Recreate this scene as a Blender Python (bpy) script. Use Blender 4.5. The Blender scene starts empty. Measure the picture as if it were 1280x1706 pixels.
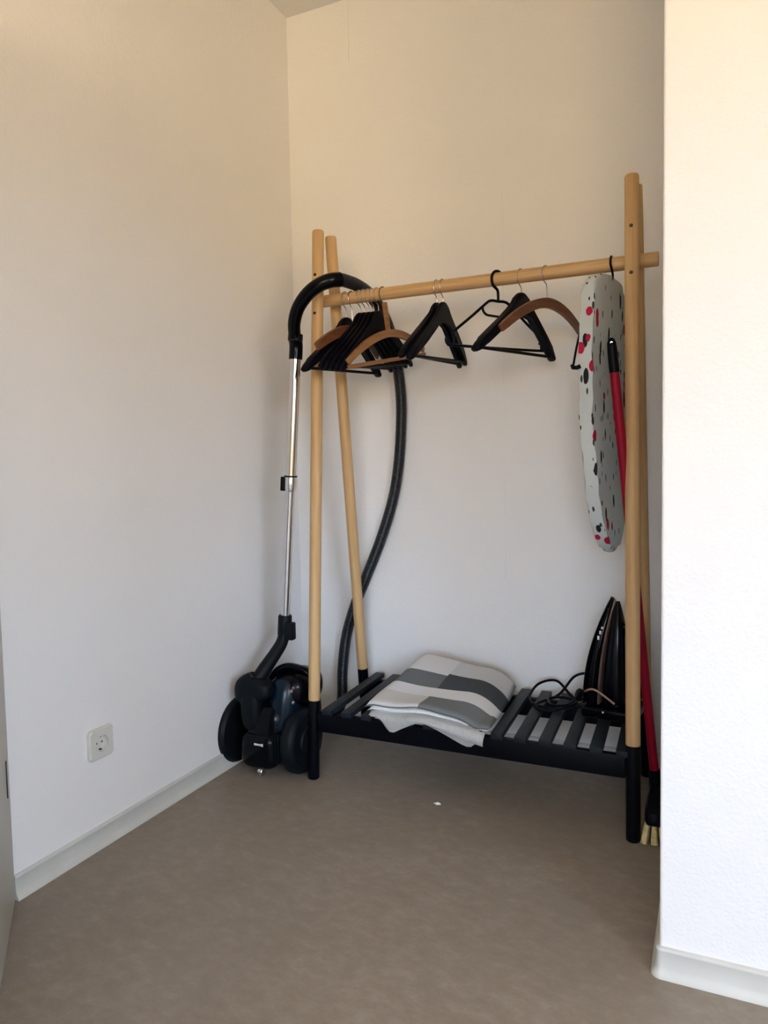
import bpy, bmesh, math, random
from mathutils import Vector, Matrix

random.seed(7)
PI = math.pi
SC = bpy.context.scene
C = SC.collection

# ------------------------------------------------------------------ camera
F_PX, YAW, PITCH, ROLL, CAM_H = 1216.866, 0.430180, 0.061620, -0.018726, 1.01
_f = Vector((-math.sin(YAW), math.cos(YAW), 0)); _r = Vector((math.cos(YAW), math.sin(YAW), 0)); _u = Vector((0, 0, 1))
_f2 = _f * math.cos(PITCH) - _u * math.sin(PITCH); _u2 = _u * math.cos(PITCH) + _f * math.sin(PITCH)
_r3 = _r * math.cos(ROLL) + _u2 * math.sin(ROLL); _u3 = _u2 * math.cos(ROLL) - _r * math.sin(ROLL)
cam_data = bpy.data.cameras.new('camera')
cam_data.sensor_fit = 'HORIZONTAL'; cam_data.sensor_width = 36.0; cam_data.lens = F_PX / 1280 * 36.0
cam_data.clip_start = 0.02
cam = bpy.data.objects.new('camera', cam_data); C.objects.link(cam)
M4 = Matrix((_r3, _u3, -_f2)).transposed().to_4x4(); M4.translation = Vector((0, 0, CAM_H))
cam.matrix_world = M4
SC.camera = cam

# ------------------------------------------------------------------ world, lights, exposure
SC.view_settings.view_transform = 'Standard'; SC.view_settings.look = 'None'
SC.view_settings.gamma = 1.0; SC.view_settings.use_curve_mapping = False
SC.view_settings.exposure = 0.05
world = bpy.data.worlds.new('world'); SC.world = world; world.use_nodes = True
HORIZON = 0.07       # warm band raised to lower the walls' colour change, assumed as sunlit houses
SKY, GROUND, WSTR = (12.2, 15.3, 20.0), (12.4, 8.75, 4.45), 1.0
wn = world.node_tree; bgn = wn.nodes['Background']
_tc = wn.nodes.new('ShaderNodeTexCoord'); _sp = wn.nodes.new('ShaderNodeSeparateXYZ'); _mr = wn.nodes.new('ShaderNodeMapRange'); _mx = wn.nodes.new('ShaderNodeMix')
_mx.data_type = 'RGBA'; _mr.inputs['From Min'].default_value = HORIZON - 0.02; _mr.inputs['From Max'].default_value = HORIZON + 0.02
wn.links.new(_tc.outputs['Generated'], _sp.inputs[0]); wn.links.new(_sp.outputs['Z'], _mr.inputs['Value']); wn.links.new(_mr.outputs['Result'], _mx.inputs['Factor'])
_mx.inputs['A'].default_value = (*GROUND, 1); _mx.inputs['B'].default_value = (*SKY, 1)
wn.links.new(_mx.outputs['Result'], bgn.inputs[0]); bgn.inputs[1].default_value = WSTR

# daylight enters through a window behind the camera and an added one beside it (portals guide the sampling)
WY = -4.60
WINDOWS = [('rear', -0.2, 2.2, 0.88, 2.35), ('side', -2.4, -0.6, 0.88, 2.30)]  # side window is added to brighten the left wall
def portal(name, loc, rot, sx, sy):
    d = bpy.data.lights.new(name, 'AREA'); d.shape = 'RECTANGLE'; d.size = sx; d.size_y = sy; d.energy = 1.0
    d.cycles.is_portal = True
    o = bpy.data.objects.new(name, d); C.objects.link(o); o.location = loc; o.rotation_euler = rot
for side, a0, a1, z0_, z1_ in WINDOWS:
    if side == 'rear': portal('window_portal', ((a0 + a1) / 2, WY - 0.10, (z0_ + z1_) / 2), (PI / 2, 0, PI), a1 - a0, z1_ - z0_)
    else: portal('window_portal', (2.60 + 0.10, (a0 + a1) / 2, (z0_ + z1_) / 2), (PI / 2, 0, PI / 2), a1 - a0, z1_ - z0_)

# ------------------------------------------------------------------ materials
def new_mat(name):
    m = bpy.data.materials.new(name); m.use_nodes = True
    nt = m.node_tree; b = nt.nodes['Principled BSDF']
    return m, nt, b
def node(nt, t, **kw):
    n = nt.nodes.new(t)
    for k, v in kw.items(): setattr(n, k, v)
    return n
def coords(nt, scale=(1, 1, 1), kind='Object', rot=(0, 0, 0)):
    tc = node(nt, 'ShaderNodeTexCoord'); mp = node(nt, 'ShaderNodeMapping')
    mp.inputs['Scale'].default_value = scale; mp.inputs['Rotation'].default_value = rot
    nt.links.new(tc.outputs[kind], mp.inputs['Vector']); return mp.outputs['Vector']
def noise(nt, vec, scale, detail=3, rough=0.55):
    n = node(nt, 'ShaderNodeTexNoise'); n.inputs['Scale'].default_value = scale
    n.inputs['Detail'].default_value = detail; n.inputs['Roughness'].default_value = rough
    nt.links.new(vec, n.inputs['Vector']); return n.outputs['Fac']
def ramp(nt, fac, stops):
    r = node(nt, 'ShaderNodeValToRGB'); els = r.color_ramp.elements
    while len(els) < len(stops): els.new(0.5)
    for e, (p, c) in zip(els, stops): e.position = p; e.color = (*c, 1)
    nt.links.new(fac, r.inputs['Fac']); return r.outputs['Color']
def bump(nt, b, h, strength=0.2, dist=0.002):
    n = node(nt, 'ShaderNodeBump'); n.inputs['Strength'].default_value = strength; n.inputs['Distance'].default_value = dist
    nt.links.new(h, n.inputs['Height']); nt.links.new(n.outputs['Normal'], b.inputs['Normal'])
def plain(name, col, rough=0.5, metal=0.0, var=0.12, scale=18, bstr=0.0, bscale=200, spec=0.5, coat=0.0):
    m, nt, b = new_mat(name)
    v = coords(nt)
    f = noise(nt, v, scale)
    lo = tuple(c * (1 - var) for c in col); hi = tuple(min(1, c * (1 + var)) for c in col)
    nt.links.new(ramp(nt, f, [(0.3, lo), (0.7, hi)]), b.inputs['Base Color'])
    b.inputs['Roughness'].default_value = rough; b.inputs['Metallic'].default_value = metal
    b.inputs['Specular IOR Level'].default_value = spec
    b.inputs['Coat Weight'].default_value = coat
    if bstr: bump(nt, b, noise(nt, v, bscale, 4), bstr, 0.001)
    return m
def wood(name, dark, light, scale=(38, 38, 1.6), rough=0.5, ring=1.0):
    m, nt, b = new_mat(name)
    v = coords(nt, scale)
    f1 = noise(nt, v, 1.0, 5, 0.6)
    v2 = coords(nt, (scale[0] * 3, scale[1] * 3, scale[2] * 1.3)); f2 = noise(nt, v2, 1.0, 3, 0.7)
    mx = node(nt, 'ShaderNodeMath', operation='MULTIPLY_ADD'); mx.inputs[1].default_value = 0.35
    nt.links.new(f2, mx.inputs[0]); nt.links.new(f1, mx.inputs[2])
    nt.links.new(ramp(nt, mx.outputs[0], [(0.48, dark), (0.64, tuple((a + c) / 2 for a, c in zip(dark, light))), (0.80, light)]), b.inputs['Base Color'])
    b.inputs['Roughness'].default_value = rough
    bump(nt, b, f2, 0.08, 0.001)
    return m

def wall_mat(name, col):
    m, nt, b = new_mat(name)
    v = coords(nt)
    f = noise(nt, v, 1.3, 3)
    nt.links.new(ramp(nt, f, [(0.3, tuple(c * 0.965 for c in col)), (0.7, col)]), b.inputs['Base Color'])
    b.inputs['Roughness'].default_value = 0.82; b.inputs['Specular IOR Level'].default_value = 0.25
    h1 = noise(nt, v, 55, 4, 0.6); h2 = noise(nt, v, 150, 2, 0.5)
    ad = node(nt, 'ShaderNodeMath', operation='ADD'); nt.links.new(h1, ad.inputs[0]); nt.links.new(h2, ad.inputs[1])
    bump(nt, b, ad.outputs[0], 0.22, 0.004)
    return m

def floor_mat():
    m, nt, b = new_mat('linoleum')
    v = coords(nt)
    f1 = noise(nt, v, 2.2, 4, 0.6); v2 = coords(nt, (20, 30, 20), rot=(0, 0, 0.5)); f2 = noise(nt, v2, 1.0, 6, 0.75)
    mx = node(nt, 'ShaderNodeMath', operation='MULTIPLY_ADD'); mx.inputs[1].default_value = 0.55
    nt.links.new(f1, mx.inputs[0]); nt.links.new(f2, mx.inputs[2])
    nt.links.new(ramp(nt, mx.outputs[0], [(0.50, (0.218, 0.179, 0.141)), (0.78, (0.272, 0.227, 0.182)), (1.0, (0.335, 0.286, 0.236))]), b.inputs['Base Color'])
    r = ramp(nt, f2, [(0.3, (0.42,) * 3), (0.7, (0.56,) * 3)]); nt.links.new(r, b.inputs['Roughness'])
    b.inputs['Specular IOR Level'].default_value = 0.4
    return m

MAT = {}
MAT['wall'] = wall_mat('wall_paint', (0.85, 0.845, 0.835))
MAT['ceiling'] = wall_mat('ceiling_paint', (0.84, 0.835, 0.825))
MAT['floor'] = floor_mat()
MAT['skirting'] = plain('skirting_plastic', (0.60, 0.60, 0.555), 0.45, var=0.05, scale=6)
MAT['door'] = plain('door_lacquer', (0.52, 0.51, 0.45), 0.4, var=0.03, scale=3)
MAT['pine'] = wood('pine', (0.45, 0.265, 0.105), (0.64, 0.42, 0.20))
MAT['pine_rail'] = wood('pine_rail', (0.50, 0.30, 0.125), (0.68, 0.455, 0.22), scale=(1.6, 38, 38))
MAT['rack_black'] = plain('black_stained_wood', (0.0016, 0.0020, 0.0040), 0.38, var=0.3, scale=30, spec=0.10)
MAT['slat_black'] = plain('slat_black_paint', (0.0075, 0.0125, 0.0175), 0.5, var=0.25, scale=30, spec=0.22)
MAT['bolt'] = plain('dark_bolt', (0.012, 0.008, 0.006), 0.5)
MAT['hanger_black'] = plain('black_hanger', (0.0020, 0.0024, 0.0050), 0.42, var=0.3, scale=40, spec=0.08)
MAT['plastic_black'] = plain('black_plastic', (0.0020, 0.0025, 0.0055), 0.4, var=0.2, scale=40, spec=0.10)
MAT['vac_black'] = plain('vacuum_black', (0.0012, 0.0018, 0.0034), 0.16, var=0.2, scale=12, spec=0.16)
MAT['vac_matt'] = plain('vacuum_matt_black', (0.0025, 0.0048, 0.0070), 0.5, var=0.2, scale=25, spec=0.16)
MAT['hose'] = plain('hose_grey', (0.0060, 0.0085, 0.0125), 0.30, var=0.15, scale=60, spec=0.45)
MAT['chrome'] = plain('chrome_steel', (0.72, 0.72, 0.73), 0.12, 1.0, var=0.04, scale=9)
MAT['wire'] = plain('hook_wire', (0.45, 0.40, 0.36), 0.3, 1.0, var=0.05)
MAT['wire_dark'] = plain('dark_wire', (0.10, 0.085, 0.075), 0.4, 0.6, var=0.1)
MAT['red_brown'] = wood('red_brown_wood', (0.105, 0.036, 0.014), (0.175, 0.064, 0.026), scale=(3, 60, 60), rough=0.45)
MAT['honey'] = wood('honey_wood', (0.19, 0.085, 0.028), (0.29, 0.140, 0.050), scale=(3, 60, 60), rough=0.45)
MAT['dark_brown'] = wood('dark_brown_wood', (0.022, 0.014, 0.012), (0.04, 0.026, 0.02), scale=(3, 60, 60), rough=0.45)
MAT['white_plastic'] = plain('white_plastic', (0.66, 0.65, 0.59), 0.35, var=0.03)
MAT['socket_dark'] = plain('socket_contact', (0.02, 0.02, 0.018), 0.5)
MAT['red'] = plain('red_lacquer', (0.26, 0.003, 0.020), 0.45, var=0.1, spec=0.15)
MAT['bristle'] = plain('bristles_yellow', (0.62, 0.50, 0.24), 0.7, var=0.25, scale=60)
MAT['print_white'] = plain('print_white', (0.75, 0.75, 0.75), 0.5, var=0.05)
MAT['copper'] = plain('copper_trim', (0.42, 0.27, 0.22), 0.35, 0.6, var=0.05)
MAT['steel'] = plain('steel_sole', (0.012, 0.012, 0.014), 0.3, 0.8, var=0.1)
MAT['scrap'] = plain('scrap_white', (0.85, 0.85, 0.86), 0.6, var=0.03)
MAT['hem'] = plain('blanket_hem', (0.74, 0.73, 0.70), 0.9, var=0.06, scale=90, bstr=0.4, bscale=900)

MAT['hem_dark'] = plain('hem_dark', (0.10, 0.105, 0.105), 0.9, var=0.1)

def glass_mat():
    m, nt, b = new_mat('smoked_bin')
    f = noise(nt, coords(nt), 8)
    nt.links.new(ramp(nt, f, [(0.3, (0.0010, 0.006, 0.012)), (0.7, (0.002, 0.011, 0.022))]), b.inputs['Base Color'])
    b.inputs['Roughness'].default_value = 0.22; b.inputs['Specular IOR Level'].default_value = 0.25
    return m
MAT['bin'] = glass_mat()

def cover_mat():
    # pale grey-blue cotton printed with red tulips and black stems (flat print)
    m, nt, b = new_mat('printed_cotton')
    base = ramp(nt, noise(nt, coords(nt), 6), [(0.3, (0.47, 0.52, 0.52)), (0.7, (0.55, 0.60, 0.60))])
    def spots(scale, off, thr, keep_lo, keep_hi, soft=0.02):
        tc = node(nt, 'ShaderNodeTexCoord'); mp = node(nt, 'ShaderNodeMapping')
        mp.inputs['Scale'].default_value = scale; mp.inputs['Location'].default_value = off
        nt.links.new(tc.outputs['Object'], mp.inputs['Vector'])
        w = node(nt, 'ShaderNodeTexNoise'); w.inputs['Scale'].default_value = 3.0
        nt.links.new(mp.outputs['Vector'], w.inputs['Vector'])
        mixv = node(nt, 'ShaderNodeMix', data_type='VECTOR'); mixv.inputs['Factor'].default_value = 0.10
        nt.links.new(mp.outputs['Vector'], mixv.inputs['A']); nt.links.new(w.outputs['Color'], mixv.inputs['B'])
        vo = node(nt, 'ShaderNodeTexVoronoi'); vo.inputs['Scale'].default_value = 1.0
        nt.links.new(mixv.outputs['Result'], vo.inputs['Vector'])
        lt = node(nt, 'ShaderNodeMath', operation='LESS_THAN'); lt.inputs[1].default_value = thr
        nt.links.new(vo.outputs['Distance'], lt.inputs[0])
        sp = node(nt, 'ShaderNodeSeparateColor'); nt.links.new(vo.outputs['Color'], sp.inputs['Color'])
        a = node(nt, 'ShaderNodeMath', operation='GREATER_THAN'); a.inputs[1].default_value = keep_lo
        c = node(nt, 'ShaderNodeMath', operation='LESS_THAN'); c.inputs[1].default_value = keep_hi
        nt.links.new(sp.outputs['Red'], a.inputs[0]); nt.links.new(sp.outputs['Red'], c.inputs[0])
        m1 = node(nt, 'ShaderNodeMath', operation='MULTIPLY'); m2 = node(nt, 'ShaderNodeMath', operation='MULTIPLY')
        nt.links.new(lt.outputs[0], m1.inputs[0]); nt.links.new(a.outputs[0], m1.inputs[1])
        nt.links.new(m1.outputs[0], m2.inputs[0]); nt.links.new(c.outputs[0], m2.inputs[1])
        return m2.outputs[0]
    def over(under, mask, col):
        mx = node(nt, 'ShaderNodeMix', data_type='RGBA'); nt.links.new(mask, mx.inputs['Factor'])
        nt.links.new(under, mx.inputs['A']); mx.inputs['B'].default_value = (*col, 1); return mx.outputs['Result']
    c = over(base, spots((34, 34, 12), (0.3, 0.1, 0.7), 0.225, 0.10, 0.80), (0.012, 0.014, 0.02))
    c = over(c, spots((70, 70, 22), (1.3, 4.1, 2.7), 0.22, 0.20, 0.72), (0.03, 0.035, 0.045))
    c = over(c, spots((24, 24, 17), (5.3, 2.1, 0.2), 0.25, 0.18, 0.76), (0.40, 0.012, 0.05))
    nt.links.new(c, b.inputs['Base Color']); b.inputs['Roughness'].default_value = 0.85
    b.inputs['Specular IOR Level'].default_value = 0.2
    bump(nt, b, noise(nt, coords(nt, (14, 14, 5)), 1.0, 3), 0.5, 0.012)
    return m
MAT['cover'] = cover_mat()

def blanket_mat():
    # woven check: two columns (split at u) and four bands (along v) in flat yarn colours
    m, nt, b = new_mat('blanket_check')
    uv = node(nt, 'ShaderNodeUVMap'); sep = node(nt, 'ShaderNodeSeparateXYZ'); nt.links.new(uv.outputs['UV'], sep.inputs['Vector'])
    def bands(stops):
        r = node(nt, 'ShaderNodeValToRGB'); r.color_ramp.interpolation = 'CONSTANT'; els = r.color_ramp.elements
        while len(els) < len(stops): els.new(0.5)
        for e, (p, c) in zip(els, stops): e.position = p; e.color = (*c, 1)
        nt.links.new(sep.outputs['Y'], r.inputs['Fac']); return r.outputs['Color']
    cream, pale, beige = (0.69, 0.695, 0.70), (0.58, 0.595, 0.60), (0.59, 0.575, 0.56)
    mid, dark, midb = (0.155, 0.172, 0.180), (0.066, 0.076, 0.088), (0.175, 0.187, 0.188)
    L = bands([(0.0, cream), (0.37, mid), (0.60, cream), (0.765, beige)])
    Rr = bands([(0.0, pale), (0.33, dark), (0.60, cream), (0.76, midb)])
    gt = node(nt, 'ShaderNodeMath', operation='GREATER_THAN'); gt.inputs[1].default_value = 0.44
    nt.links.new(sep.outputs['X'], gt.inputs[0])
    mx = node(nt, 'ShaderNodeMix', data_type='RGBA'); nt.links.new(gt.outputs[0], mx.inputs['Factor'])
    nt.links.new(L, mx.inputs['A']); nt.links.new(Rr, mx.inputs['B'])
    nt.links.new(mx.outputs['Result'], b.inputs['Base Color'])
    b.inputs['Roughness'].default_value = 0.92; b.inputs['Specular IOR Level'].default_value = 0.15
    bump(nt, b, noise(nt, coords(nt), 700, 2), 0.35, 0.001)
    return m
MAT['blanket'] = blanket_mat()

# ------------------------------------------------------------------ mesh helpers
def finish(name, bm, mat, parent=None, smooth=True, angle=40, mats=None):
    bmesh.ops.recalc_face_normals(bm, faces=bm.faces[:])
    me = bpy.data.meshes.new(name); bm.to_mesh(me); bm.free()
    for mm in (mats or [mat]): me.materials.append(MAT[mm] if isinstance(mm, str) else mm)
    if smooth:
        for p in me.polygons: p.use_smooth = True
        me.set_sharp_from_angle(angle=math.radians(angle))
    o = bpy.data.objects.new(name, me); C.objects.link(o)
    if parent is not None:
        o.parent = parent
        o.matrix_parent_inverse = Matrix.Identity(4)
    return o
def empty(name, loc=(0, 0, 0), rz=0):
    o = bpy.data.objects.new(name, None); C.objects.link(o); o.location = loc; o.rotation_euler = (0, 0, rz)
    o.empty_display_size = 0.05
    return o
def tag(o, label, cat, group=None):
    o['label'] = label; o['category'] = cat
    if group: o['group'] = group
    return o
def struct(o): o['kind'] = 'structure'; return o

def add_box(bm, lo, hi, bevel=0.0, seg=2, mtx=None):
    lo, hi = Vector(lo), Vector(hi); c = (lo + hi) / 2; s = hi - lo
    t = bmesh.ops.create_cube(bm, size=1.0)
    vs = t['verts']
    for v in vs: v.co = Vector((v.co.x * s.x, v.co.y * s.y, v.co.z * s.z)) + c
    if bevel:
        es = list({e for v in vs for e in v.link_edges})
        r = bmesh.ops.bevel(bm, geom=es, offset=bevel, segments=seg, affect='EDGES', profile=0.6)
        vs = list({v for f in r['faces'] for v in f.verts} | {v for v in vs if v.is_valid})
    if mtx is not None:
        for v in vs: v.co = mtx @ v.co
    return vs
def box(name, lo, hi, mat, parent=None, bevel=0.0, seg=2, mtx=None):
    bm = bmesh.new(); add_box(bm, lo, hi, bevel, seg)
    if mtx is not None: bm.transform(mtx)
    return finish(name, bm, mat, parent)

def catmull(pts, n=8):
    P = [Vector(p) for p in pts]; P = [P[0] * 2 - P[1]] + P + [P[-1] * 2 - P[-2]]
    out = []
    for i in range(1, len(P) - 2):
        p0, p1, p2, p3 = P[i - 1:i + 3]
        for k in range(n):
            t = k / n
            out.append(0.5 * ((2 * p1) + (p2 - p0) * t + (2 * p0 - 5 * p1 + 4 * p2 - p3) * t * t + (3 * p1 - p0 - 3 * p2 + p3) * t ** 3))
    out.append(P[-2].copy()); return out
def resample(pts, step):
    d = [0.0]
    for a, b in zip(pts, pts[1:]): d.append(d[-1] + (b - a).length)
    n = max(2, int(d[-1] / step)); out = []; j = 0
    for k in range(n + 1):
        s = d[-1] * k / n
        while j < len(pts) - 2 and d[j + 1] < s: j += 1
        L = d[j + 1] - d[j]; t = 0 if L == 0 else (s - d[j]) / L
        out.append(pts[j].lerp(pts[j + 1], t))
    return out
def add_tube(bm, pts, rad, n=10, cap=True, flat=None, up=None):
    """tube along pts; rad a number or list; flat=(a,b) scales the two section axes"""
    pts = [Vector(p) for p in pts]
    T = [(pts[min(i + 1, len(pts) - 1)] - pts[max(i - 1, 0)]).normalized() for i in range(len(pts))]
    ref = Vector(up) if up else (Vector((0, 0, 1)) if abs(T[0].z) < 0.9 else Vector((1, 0, 0)))
    nrm = (ref - T[0] * ref.dot(T[0])).normalized(); rings = []
    for i, (p, t) in enumerate(zip(pts, T)):
        if i:
            nrm = nrm - t * nrm.dot(t)
            nrm = nrm.normalized() if nrm.length > 1e-6 else t.orthogonal().normalized()
        bn = t.cross(nrm); r = rad[i] if isinstance(rad, (list, tuple)) else rad
        fa, fb = flat if flat else (1, 1)
        rings.append([bm.verts.new(p + nrm * (math.cos(2 * PI * k / n) * r * fa) + bn * (math.sin(2 * PI * k / n) * r * fb)) for k in range(n)])
    for a, b in zip(rings, rings[1:]):
        for k in range(n): bm.faces.new((a[k], a[(k + 1) % n], b[(k + 1) % n], b[k]))
    if cap: bm.faces.new(rings[0][::-1]); bm.faces.new(rings[-1])
    return rings
def tube(name, pts, rad, mat, parent=None, n=10, **kw):
    bm = bmesh.new(); add_tube(bm, pts, rad, n, **kw); return finish(name, bm, mat, parent)
def add_lathe(bm, prof, n=32, mtx=None):
    """prof: list of (r, h) along local Z"""
    rings = []
    for r, h in prof:
        if r < 1e-5: rings.append([bm.verts.new((0, 0, h))])
        else: rings.append([bm.verts.new((r * math.cos(2 * PI * k / n), r * math.sin(2 * PI * k / n), h)) for k in range(n)])
    for a, b in zip(rings, rings[1:]):
        for k in range(n):
            k2 = (k + 1) % n
            if len(a) == 1 and len(b) == 1: continue
            if len(a) == 1: bm.faces.new((a[0], b[k2], b[k]))
            elif len(b) == 1: bm.faces.new((a[k], a[k2], b[0]))
            else: bm.faces.new((a[k], a[k2], b[k2], b[k]))
    vs = [v for r in rings for v in r]
    if mtx is not None:
        for v in vs: v.co = mtx @ v.co
    return vs
def axis_mtx(origin, direction, up=(0, 0, 1)):
    z = Vector(direction).normalized(); u = Vector(up)
    if abs(z.dot(u)) > 0.95: u = Vector((0, 1, 0))
    x = u.cross(z).normalized(); y = z.cross(x)
    m = Matrix((x, y, z)).transposed().to_4x4(); m.translation = Vector(origin); return m
def lathe(name, prof, mat, parent=None, n=32, mtx=None, angle=35):
    bm = bmesh.new(); add_lathe(bm, prof, n, mtx); return finish(name, bm, mat, parent, angle=angle)
def add_prism(bm, outline, thick, bevel=0.0, seg=2, mtx=None):
    """outline: list of (x, z), extruded along y by thick, centred"""
    f = [bm.verts.new((x, -thick / 2, z)) for x, z in outline]; g = [bm.verts.new((x, thick / 2, z)) for x, z in outline]
    n = len(f); A = bm.faces.new(f); Bf = bm.faces.new(g[::-1])
    for k in range(n): bm.faces.new((f[k], g[k], g[(k + 1) % n], f[(k + 1) % n]))
    vs = f + g
    if bevel:
        es = list(A.edges) + list(Bf.edges)
        r = bmesh.ops.bevel(bm, geom=es, offset=bevel, segments=seg, affect='EDGES', profile=0.5, clamp_overlap=True)
        vs = list({v for ff in r['faces'] for v in ff.verts} | {v for v in vs if v.is_valid})
    if mtx is not None:
        for v in vs: v.co = mtx @ v.co
def prism(name, outline, thick, mat, parent=None, bevel=0.0, seg=2, mtx=None, angle=40):
    bm = bmesh.new(); add_prism(bm, outline, thick, bevel, seg, mtx); return finish(name, bm, mat, parent, angle=angle)
def superell(name, c, r, e1, e2, mat, parent=None, nu=40, nv=24, mtx=None, warp=None):
    bm = bmesh.new()
    def sp(v, e): return math.copysign(abs(v) ** e, v)
    rings = []
    for j in range(nv + 1):
        ph = -PI / 2 + PI * j / nv
        if j in (0, nv): rings.append([bm.verts.new((0, 0, r[2] * (1 if j else -1)))]); continue
        rings.append([bm.verts.new((r[0] * sp(math.cos(ph), e1) * sp(math.cos(2 * PI * k / nu), e2),
                                    r[1] * sp(math.cos(ph), e1) * sp(math.sin(2 * PI * k / nu), e2),
                                    r[2] * sp(math.sin(ph), e1))) for k in range(nu)])
    for a, b in zip(rings, rings[1:]):
        for k in range(nu):
            k2 = (k + 1) % nu
            if len(a) == 1: bm.faces.new((a[0], b[k2], b[k]))
            elif len(b) == 1: bm.faces.new((a[k], a[k2], b[0]))
            else: bm.faces.new((a[k], a[k2], b[k2], b[k]))
    if warp:
        for v in bm.verts: v.co = warp(v.co)
    for v in bm.verts: v.co = ((mtx.to_3x3() @ v.co) if mtx is not None else v.co) + Vector(c)
    return finish(name, bm, mat, parent, angle=60)

# ------------------------------------------------------------------ the room
XL, YB, XN, YN, ZC = -1.5135, 2.49, -0.098, 1.478, 2.723     # left wall, niche back, niche edge, block front, ceiling
XR, YF = 2.6, -4.6
T = 0.12
struct(box('floor', (XL - T, YF - T, -0.1), (XR + T, YB + T, 0), 'floor'))
struct(box('ceiling', (XL - T, YF - T, ZC), (XR + T, YB + T, ZC + 0.1), 'ceiling'))
struct(box('wall_left', (XL - T, YF - T, 0), (XL, YB + T, ZC), 'wall'))
struct(box('wall_back', (XL, YB, 0), (XN, YB + T, ZC), 'wall'))
struct(box('wall_right', (XN, YN, 0), (XR + T, YB + T, ZC), 'wall', bevel=0.006, seg=3))
def holed(name, axis, p0, p1, lo, hi, wins):
    """wall slab between p0 and p1 on `axis`, spanning lo..hi on the other, with window openings"""
    bm = bmesh.new()
    def bx_(u0, u1, z0, z1):
        if u1 - u0 < 1e-4 or z1 - z0 < 1e-4: return
        add_box(bm, (u0, p0, z0) if axis == 'y' else (p0, u0, z0), (u1, p1, z1) if axis == 'y' else (p1, u1, z1))
    u = lo
    for (a0, a1, z0, z1) in wins:
        bx_(u, a0, 0, ZC); bx_(a0, a1, 0, z0); bx_(a0, a1, z1, ZC); u = a1
    bx_(u, hi, 0, ZC)
    return struct(finish(name, bm, 'wall', smooth=False))
holed('wall_rear', 'y', YF - T, YF, XL, XR, [w[1:] for w in WINDOWS if w[0] == 'rear'])
holed('wall_side', 'x', XR, XR + T, YF - T, YN, [w[1:] for w in WINDOWS if w[0] == 'side'])
for k, (side, a0, a1, z0, z1) in enumerate(WINDOWS):
    def P3(u, d, z): return (u, YF - d, z) if side == 'rear' else (XR + d, u, z)
    fr = struct(empty('window_%d' % (k + 1)))  # the second frames the added side window
    for u0, u1, q0, q1 in ((a0, a0 + 0.05, z0, z1), (a1 - 0.05, a1, z0, z1), (a0 + 0.05, a1 - 0.05, z0, z0 + 0.05), (a0 + 0.05, a1 - 0.05, z1 - 0.05, z1)):
        c0, c1 = P3(u0, 0.03, q0), P3(u1, 0.08, q1)
        box('window_frame', [min(p) for p in zip(c0, c1)], [max(p) for p in zip(c0, c1)], 'white_plastic', fr)

# skirting: coved plastic strip with a small bead on top and a flared toe
SKPROF = [(0.0, 0.0), (0.0165, 0.0), (0.0165, 0.002), (0.0130, 0.0080), (0.0090, 0.0150), (0.0075, 0.021),
          (0.0070, 0.050), (0.0085, 0.0525), (0.0080, 0.0560), (0.0045, 0.0585), (0.0, 0.0590)]
def skirting(name, a, b, nrm, ext0=0.0, ext1=0.0):
    a, b, n = Vector(a), Vector(b), Vector(nrm); prof = SKPROF
    bm = bmesh.new(); rings = []
    d = (b - a).normalized()
    for p, e, sgn in ((a, ext0, -1), (b, ext1, 1)):
        rings.append([bm.verts.new(p + n * x + Vector((0, 0, z)) + d * (sgn * e * x / 0.019 * 0.019)) for x, z in prof])
    m = len(prof)
    for k in range(m): bm.faces.new((rings[0][k], rings[0][(k + 1) % m], rings[1][(k + 1) % m], rings[1][k]))
    bm.faces.new(rings[0]); bm.faces.new(rings[1][::-1])
    return struct(finish(name, bm, 'skirting', angle=50))
skirting('baseboard_left', (XL, 1.150, 0), (XL, YB - 0.02, 0), (1, 0, 0))
skirting('baseboard_back', (XL + 0.02, YB, 0), (XN - 0.02, YB, 0), (0, -1, 0))
# one strip runs along the niche side and wraps round the wall corner
_path = [((XN, YB - 0.02), (-1, 0)), ((XN, YN + 0.004), (-1, 0))]
_path += [((XN + 0.004 * (1 - math.cos(q)), YN + 0.004 * (1 - math.sin(q))), (-math.cos(q), -math.sin(q))) for q in [PI / 2 * k / 8 for k in range(1, 8)]]
_path += [((XN + 0.004, YN), (0, -1)), ((XR - 0.01, YN), (0, -1))]
bm = bmesh.new(); rings = []
for (px, py), (nx, ny) in _path:
    rings.append([bm.verts.new((px + nx * x, py + ny * x, z)) for x, z in SKPROF])
for a, b in zip(rings, rings[1:]):
    for k in range(len(SKPROF)): bm.faces.new((a[k], a[(k + 1) % len(SKPROF)], b[(k + 1) % len(SKPROF)], b[k]))
bm.faces.new(rings[0]); bm.faces.new(rings[-1][::-1])
struct(finish('baseboard_right', bm, 'skirting', angle=50))
# hairline wallpaper joints on the back wall
for k, (x, z0, z1) in enumerate(((-0.678, 0.55, 1.95), (-1.25, 2.50, ZC))):
    struct(box('trim_%d' % (k + 1), (x - 0.0008, YB - 0.0016, z0), (x + 0.0008, YB + 0.001, z1), 'wall'))

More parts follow.
